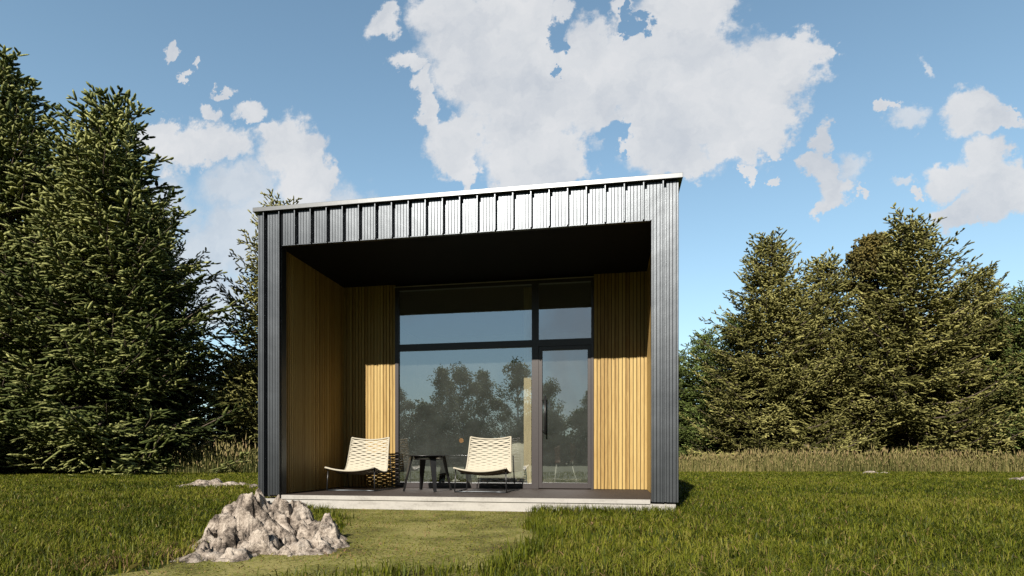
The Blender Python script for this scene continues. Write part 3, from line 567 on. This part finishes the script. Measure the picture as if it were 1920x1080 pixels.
rockfield('rock_outcrop', [pk(478, 918, 4.45, .36, .9), pk(432, 962, 4.35, .22), pk(405, 992, 4.2, .17), pk(520, 935, 4.5, .30, 1.1), pk(555, 950, 4.55, .24), pk(612, 962, 4.5, .13, 1.2), pk(590, 975, 4.4, .2), pk(510, 975, 4.1, .22), pk(615, 990, 4.15, .14), pk(585, 1005, 3.95, .16), pk(540, 1018, 3.85, .13), pk(638, 1000, 4.5, .08), pk(440, 1000, 3.92, .22), pk(480, 1015, 3.8, .15), pk(385, 1022, 3.72, .16), pk(430, 1030, 3.65, .12), pk(362, 1050, 3.6, .07), pk(460, 975, 4.15, .22)],
          cam2w(500, 4.1), .0075, 'craggy pale pinkish rock outcrop in the foreground left of the path', 'rock', seed=3.3)
rockfield('flat_rock', [pk(345, 908, 12.2, .25), pk(380, 900, 12.3, .35), pk(405, 897, 12.4, .25), pk(430, 905, 12.2, .3), pk(460, 908, 12.3, .25)], cam2w(400, 12.3), .022, 'low flat pale rock lying in the lawn beyond the big outcrop', 'rock', seed=8, rough=.8)
rockfield('stone', [pk(1908, 895, 15.2, .22), pk(1925, 892, 15.3, .2)], cam2w(1912, 15.2), .025, 'small white stone in the grass at the right edge', 'stone', seed=5, rough=.6)
rockfield('stone', [pk(1632, 883, 21.0, .34), pk(1658, 884.5, 21, .22)], cam2w(1640, 21), .03, 'pale stone lying at the foot of the tall dry grass on the right', 'stone', seed=11, rough=.5)
rockfield('stone', [pk(476, 905, 11.6, .12)], cam2w(476, 11.6), .02, 'small pale stone beside the left corner of the cabin', 'stone', seed=21, rough=.5)

# ------------------------------------------------------------------ trees
def segs_to_mesh(name, B, E, rad, tint, mid=None):
    n = len(B); d = E-B; L = np.linalg.norm(d, axis=1, keepdims=True)+1e-9; d = d/L
    ref = np.where(np.abs(d[:, 2:3]) < .9, np.array([[0, 0, 1.]]), np.array([[1., 0, 0]])); a = np.cross(d, ref); a /= np.linalg.norm(a, axis=1, keepdims=True)+1e-9; b = np.cross(d, a)
    if mid:
        P = np.zeros((n, 5, 3)); P[:, 0] = B; m = B+d*L*mid
        for k in range(3):
            t = 2*np.pi*k/3+.5; P[:, 1+k] = m+(a*np.cos(t)+b*np.sin(t)*.75)*rad[:, None]
        P[:, 4] = E
        bs = (np.arange(n)*5)[:, None, None]; T = (bs+np.array([[0, 2, 1], [0, 3, 2], [0, 1, 3], [1, 2, 4], [2, 3, 4], [3, 1, 4]])[None]).reshape(-1, 3)
        return nmesh(name, P.reshape(-1, 3), T, attrs={'tint': np.repeat(tint, 5)})
    P = np.zeros((n, 8, 3)); P[:, 0] = B; P[:, 7] = E; ph = np.random.default_rng(1).uniform(0, 6, n)[:, None]
    for q, (f, w) in enumerate(((.30, 1.0), (.78, .85))):
        for k in range(3):
            t = 2*np.pi*k/3+ph; P[:, 1+3*q+k] = B+d*L*f+(a*np.cos(t)+b*np.sin(t)*.6)*rad[:, None]*w
    bs = (np.arange(n)*8)[:, None, None]
    T = (bs+np.array([[0, 2, 1], [0, 3, 2], [0, 1, 3], [1, 2, 5], [1, 5, 4], [2, 3, 6], [2, 6, 5], [3, 1, 4], [3, 4, 6], [4, 5, 7], [5, 6, 7], [6, 4, 7]])[None]).reshape(-1, 3)
    tt = np.repeat(tint, 8).reshape(n, 8); tt[:, 4:] += .12; return nmesh(name, P.reshape(-1, 3), T, attrs={'tint': np.clip(tt, 0, 1).ravel()})  # outer part of each twig tinted lighter, as if sunlit
def tubes_np(paths, seg=5):    # list of (pts Nx3, radii N)
    V, Fq, off = [], [], 0
    for pts, rad in paths:
        pts = np.asarray(pts); n = len(pts); d = np.gradient(pts, axis=0); d /= np.linalg.norm(d, axis=1, keepdims=True)+1e-9
        ref = np.array([0, 0, 1.]) if abs(d[0, 2]) < .9 else np.array([1., 0, 0]); a = np.cross(d, ref); a /= np.linalg.norm(a, axis=1, keepdims=True)+1e-9; b = np.cross(d, a)
        t = 2*np.pi*np.arange(seg)/seg; ring = pts[:, None]+(a[:, None]*np.cos(t)[None, :, None]+b[:, None]*np.sin(t)[None, :, None])*np.asarray(rad)[:, None, None]
        V.append(ring.reshape(-1, 3)); i = np.arange(n-1)[:, None]*seg; k = np.arange(seg)[None]; k2 = (k+1) % seg
        Fq.append((np.stack([i+k, i+k2, i+seg+k2, i+seg+k], -1).reshape(-1, 4))+off); off += n*seg
    return np.concatenate(V), np.concatenate(Fq)
def spruce(seed, H, Rm, twig=.30, trad=.026, spacing=.26, low=.35, pw=.8, nl=9, irregular=.3, zstep=.42, lean=.0):
    r = np.random.default_rng(seed); B, E, rad, tint, paths = [], [], [], [], []
    zz = np.linspace(-.1, H*.97, 24); wob = .12*np.sin(zz*.5+seed)
    paths.append((np.stack([wob, wob*.6, zz], 1), .018*H*(1-zz/H)**.9+.012))
    z = low
    nrm = lambda v: v/(np.linalg.norm(v)+1e-9)
    lob = r.uniform(0, 6.28, 4)
    while z < H*.975:
        q = z/H; base = Rm*(1-q)**pw*(1.0 if q > .10 else .82+1.8*q)+.22; n = max(3, int(round(nl*(.45+.55*(1-q)))))
        a0 = r.uniform(0, 6.28)
        for k in range(n):
            az = a0+6.283*k/n+r.normal(0, .22); L = base*(1+irregular*(.5*math.sin(2*az+lob[0]+z*.9)+.5*math.sin(3*az+lob[1]-z*1.7)))*r.uniform(.68, 1.15); L = max(.25, L)
            zb = z+r.normal(0, .12); el = math.radians(-12+62*q**1.3+r.normal(0, 8)); tipup = .35*r.uniform(.3, 1.3)
            nn = 9; s = np.linspace(0, 1, nn); hor = np.array([math.cos(az), math.sin(az), 0]); hx = L*s*math.cos(el); hz = L*(s*math.sin(el)-.20*np.sin(s*np.pi)*(1-q)+tipup*.30*s**3)
            side = np.array([-math.sin(az), math.cos(az), 0]); curve = r.normal(0, .10)*L
            pts = hor*hx[:, None]+side*(curve*s**2)[:, None]+np.array([0, 0, 1.])*(zb+hz)[:, None]; pts[:, :2] += np.interp(zb, zz, wob)
            paths.append((pts, (.012+.010*L)*(1-.9*s)+.003))
            # sprays along the limb
            s0 = .16 if L > 1.2 else .05; ns = max(3, int(L*(1-s0)/spacing*1.6)); ss = np.linspace(s0, 1, ns)+r.normal(0, .01, ns); ss = np.clip(ss, 0, 1)
            lt = r.normal(.48, .20)  # tint spread per limb stands for lit and shaded clumps
            for j, sv in enumerate(ss):
                p = np.array([np.interp(sv, s, pts[:, c]) for c in range(3)]); i = min(nn-2, int(sv*(nn-1))); f = nrm(pts[i+1]-pts[i]); sd = nrm(np.cross(f, [0, 0, 1.])); up = np.cross(sd, f)
                sgn = 1 if j % 2 else -1; ang = 0 if j == ns-1 else sgn*r.uniform(.6, 1.15); dr = f*math.cos(ang)+sd*math.sin(ang)+np.array([0, 0, 1.])*r.normal(-.16, .22)
                dr = nrm(dr); SL = min(1.15, (.30*L*(1-sv)+.42))*r.uniform(.7, 1.35); ps = nrm(np.cross(dr, up+r.normal(0, .25, 3)))
                m = max(3, int(SL/(twig*.36))); ts = (np.arange(m)+.5)/m
                cen = p+dr*SL*ts[:, None]+np.array([0, 0, -1.])*(.10*SL*ts**2)[:, None]
                sg = np.where(np.arange(m) % 2 == 0, 1, -1)[:, None]
                d1 = dr*.75+ps*sg*.75+r.normal(0, .22, (m, 3)); d1 /= np.linalg.norm(d1, axis=1, keepdims=True)
                l1 = twig*(1.1-.45*ts)*r.uniform(.7, 1.25, m)
                B.append(cen); E.append(cen+d1*l1[:, None]); rad.append(trad*r.uniform(.75, 1.25, m)); tt = lt+r.normal(0, .13, m)+.12*(sv-.5); tint.append(tt)
                B.append((p+dr*SL*np.array([[0], [.5]])).reshape(2, 3)); e2 = p+dr*SL*np.array([[.6], [1.15]])+np.array([0, 0, -.1*SL]); E.append(e2); rad.append(np.full(2, trad*.9)); tint.append(np.full(2, lt))
        z += zstep*(1-.45*q)*r.uniform(.8, 1.2)
    # leader
    top = np.array([np.interp(H, zz, wob), np.interp(H, zz, wob)*.6, H]); B.append(np.array([top-[0, 0, .7]]*4)); E.append(top+np.array([[0, 0, .15], [.12, .05, -.15], [-.1, .1, -.2], [.02, -.12, -.22]])); rad.append(np.full(4, trad)); tint.append(np.full(4, .6))
    B, E, rad, tint = np.concatenate(B), np.concatenate(E), np.concatenate(rad), np.clip(np.concatenate(tint), 0, 1)
    v, f = tubes_np(paths)
    return segs_to_mesh('crown', B, E, rad, tint), nmesh('trunk', v, f, smooth=True)
def tree(name, meshes, mats, loc, rz, sc, label, group=None, cat='tree'):
    t = empty(name, loc, rz); t.scale = (sc[0], sc[0], sc[1]) if isinstance(sc, tuple) else (sc, sc, sc); tag(t, label, cat, group)
    for nm, me, m in zip(('crown', 'trunk'), meshes, mats):
        o = bpy.data.objects.new(nm, me); C.objects.link(o); o.parent = t
        if not me.materials: me.materials.append(m)
        if me.materials[0] is not m: o.material_slots[0].link = 'OBJECT'; o.material_slots[0].material = m
    return t
big1 = spruce(11, 15.2, 5.0, .42, .062, .30, .3, .78, 11, .34, .44)
big2 = spruce(23, 15.0, 4.7, .42, .060, .30, .3, .80, 11, .32, .44)
mid1 = spruce(37, 13.0, 4.9, .35, .050, .29, .3, .68, 10, .26, .41)
mid2 = spruce(41, 12.6, 4.6, .35, .050, .29, .3, .66, 10, .28, .41)
bk, sd_, so_, sg_ = M['bark'], M['spruce_dark'], M['spruce_olive'], M['spruce_green']
def put(u, Z, vtop, Hm, meshes, mat, label, rz, group, wid=1.0, name='spruce_tree'):
    h = CZ+(HOR-vtop-27)/F*Z; k = h/Hm; x, y = cam2w(u, Z); tree(name, meshes, (mat, bk), (x, y, -.05), rz, (k*wid, k), label, group)
GL, GR = 'large dark spruces left of the cabin', 'olive spruces right of the cabin'
put(12, 23, 95, 15.2, big1, sd_, 'tallest dark green spruce, at the left edge of the view', .3, GL)
put(208, 22.5, 160, 15.0, big2, sd_, 'broad dark spruce between the tallest one and the cabin, with tips coloured pale for sunlight', 1.9, GL, 1.12)
put(-175, 24, 130, 15.2, big1, sd_, 'dark spruce standing beyond the left edge of the view', 3.9, GL)
put(285, 27, 360, 13.0, mid1, sd_, 'lower dark spruce filling the gap behind the broad one', 2.2, GL, .85)
put(100, 28, 300, 12.6, mid2, sd_, 'dark spruce half hidden behind the two big ones', .2, GL, 1.2)
put(528, 27.5, 362, 13.0, mid1, so_, 'olive spruce behind the left corner of the cabin, its tip above the roof', 4.1, GL, .92)
put(1442, 29, 425, 13.0, mid1, so_, 'pale olive spruce nearest the cabin on its right side', .9, GR, 1.0)
put(1545, 30.5, 462, 12.6, mid2, so_, 'shorter pale olive spruce between the two tallest on the right', 2.5, GR, 1.05)
put(1702, 28.5, 392, 12.6, mid2, so_, 'tallest olive spruce on the right, with one reaching side branch', 5.0, GR, 1.05)
put(1832, 29.5, 482, 13.0, mid1, so_, 'olive green spruce right of the tallest one', 3.3, GR, 1.05)
put(1925, 28, 515, 12.6, mid2, sg_, 'fresh green spruce cut by the right edge of the view', 1.2, GR, .95)
put(1320, 34, 600, 12.6, mid2, sg_, 'small bright green spruce just beside the right cabin wall', .4, GR, 1.2)
put(1380, 33, 570, 13.0, mid1, sg_, 'green spruce low behind the pale olive one', 2.9, GR, 1.2)
put(1620, 35, 560, 13.0, mid1, so_, 'olive spruce in the second row behind the gap', 1.9, GR, 1.25)
put(1270, 36, 640, 13.0, mid1, sg_, 'green spruce mostly hidden behind the cabin', 5.2, GR, 1.2)
put(1780, 35, 540, 12.6, mid2, so_, 'olive spruce in the second row at the far right', 4.4, GR, 1.2)
put(1500, 38, 560, 12.6, mid2, so_, 'olive spruce far back behind the two pale ones', 3.6, GR, 1.3)
put(1700, 38, 560, 13.0, mid1, so_, 'olive spruce far back behind the tallest right one', .6, GR, 1.3)
put(1860, 38, 560, 12.6, mid2, so_, 'olive spruce far back near the right edge', 5.6, GR, 1.3)
put(210, 31, 420, 13.0, mid1, sd_, 'dark spruce in the second row behind the broad one', 5.1, GL, 1.0)
put(-20, 31, 380, 12.6, mid2, sd_, 'dark spruce in the second row at the left edge', 3.1, GL, 1.3)
put(440, 33, 640, 12.6, mid2, sg_, 'small green spruce low behind the gap left of the cabin', 1.1, GL, 1.2)
put(2060, 29, 450, 13.0, mid1, sg_, 'green spruce standing beyond the right edge of the view', .1, GR)
ring = [(-25, -24, 15), (-29, -17, 16), (-24, -10, 14), (-30, -5, 16), (-27, 3, 15), (-31, 10, 14), (15, -29, 14), (20, -23, 16), (18.5, -15, 14), (24, -18, 16), (21, -8, 15), (23, 0, 14), (26, 8, 15), (-23, -33, 14), (24, -30, 15), (13.5, -37, 12)]  # side spruces added out of view to keep sky light off the porch
ring += [(-8.5, 25, 11), (-4.5, 27, 12), (-.9, 27.5, 11), (-13, 29, 12)]
for k, (x, y, h) in enumerate(ring):
    tree('spruce_tree', (big2, mid1, big1, mid2)[k % 4], (sd_, bk), (x, y, -.05), k*1.7, (1.15*h/15 if k % 2 == 0 else 1.15*h/13, h/15 if k % 2 == 0 else h/13), 'dark spruce hidden behind the cabin' if y > 20 else 'tall dark spruce added at the clearing edge to hold back sky light, %s' % ('beyond the left side of the view' if x < 0 else 'beyond the right side of the view'), 'spruces hidden behind the cabin' if y > 20 else 'added spruces at the clearing edge, left' if x < 0 else 'added spruces at the clearing edge, right')
def broadleaf(seed, H, Rm, nclump, per, leaf=.10, z0=.3, trunk_r=.13, flat=1.0, spread=.32):
    r = np.random.default_rng(seed); paths = []; zz = np.linspace(-.1, H*.93, 14); wx = .03*H*np.sin(zz*.6+seed)*zz/H; paths.append((np.stack([wx, wx*.5, zz], 1), trunk_r*(1-zz/H)**.8+.01))
    P, Tn = [], []
    for k in range(nclump):
        q = r.uniform(0, 1)**.8; z = H*(z0+(1-z0)*q); rr = Rm*math.sin(math.pi*(.12+.86*q))**.8*r.uniform(.25, 1); az = r.uniform(0, 6.28)
        c = np.array([rr*math.cos(az), rr*math.sin(az), z]); st = np.array([0, 0, max(.3, z-rr*.8)]); st[0] = np.interp(st[2], zz, wx)
        md = (st+c)/2+np.array([0, 0, .12*rr]); paths.append((np.array([st, md, c]), np.array([.035, .02, .006])*(.5+H/12)))
        cs = Rm*spread*r.uniform(.5, 1.2); m = int(per*r.uniform(.5, 1.4)); d = r.normal(0, 1, (m, 3)); d /= np.linalg.norm(d, axis=1, keepdims=True); d *= (r.uniform(0, 1, (m, 1))**.45)*cs; d[:, 2] *= .7*flat
        P.append(c+d); Tn.append(np.clip(r.normal(.5, .14)+r.normal(0, .15, m), 0, 1))
    P = np.concatenate(P); Tn = np.concatenate(Tn); n = len(P); d = r.normal(0, 1, (n, 3)); d /= np.linalg.norm(d, axis=1, keepdims=True)
    v, f = tubes_np(paths, 6); return segs_to_mesh('crown', P, P+d*leaf*r.uniform(.7, 1.4, (n, 1)), leaf*.38*np.ones(n), Tn, .45), nmesh('trunk', v, f, smooth=True)
och = broadleaf(5, 12.3, 1.5, 44, 260, .20, .62, .16, 1.0, .5)
x, y = cam2w(1642, 31.2); tree('broadleaf_tree', och, (M['leaf_ochre'], bk), (x, y, -.05), 0, 1.0*(CZ+(HOR-448)/F*31.2)/12.3, 'ochre brown broadleaf tree poking out left of the tallest right spruce', 'olive spruces right of the cabin')
# wood edge behind the viewpoint, mirrored in the glass
b1 = broadleaf(50, 8, 1.7, 60, 100, .17, .12, .10, 1.5, .36); b2 = broadleaf(51, 8, 2.1, 70, 100, .17, .06, .12, 1.4, .34)
rr = random.Random(9)
kk = ['slender birch with white trunk at the wood edge across the lawn, facing the porch', 'fuller birch with spreading crown at the wood edge across the lawn, facing the porch']
for k in range(44):
    x = -40+1.9*k+rr.uniform(-1, 1); y = -31-rr.uniform(0, 9); h = rr.uniform(4.2, 7.6)*(1.2 if -14 < x < -8 else 1)
    tree('birch_tree', (b1, b2)[k % 2], (M['birch_leaf'], M['birch_bark']), (x, y, -.05), rr.uniform(0, 6), h/8, kk[k % 2], 'birches behind the viewpoint')

b3 = broadleaf(77, 4, 2.4, 60, 130, .17, .02, .05, 1.1, .36)
for k in range(30):
    x = -38+2.6*k+rr.uniform(-1, 1); y = -30-rr.uniform(0, 3); h = rr.uniform(3.0, 4.6)
    tree('bush', b3, (M['birch_leaf'], bk), (x, y, -.05), rr.uniform(0, 6), h/4, 'leafy bush of the undergrowth in front of the birches across the lawn', 'bushes under the birches behind the viewpoint', 'bush')
# ------------------------------------------------------------------ camera and render
cd = bpy.data.cameras.new('camera'); co = bpy.data.objects.new('camera', cd); C.objects.link(co); bpy.context.scene.camera = co
cd.sensor_width = 36; cd.lens = 20; cd.shift_y = (HOR-540)/1920; cd.clip_start = .05; cd.clip_end = 2000
co.location = (0, CY, CZ); co.rotation_euler = (R(90), 0, YAW)
sc = bpy.context.scene; sc.view_settings.view_transform = 'Standard'; sc.view_settings.look = 'None'; sc.view_settings.gamma = 1; sc.view_settings.exposure = .8
sc.render.engine = 'CYCLES'; sc.cycles.max_bounces = 8; sc.cycles.diffuse_bounces = 2; sc.cycles.caustics_reflective = False; sc.cycles.caustics_refractive = False; sc.cycles.transparent_max_bounces = 12
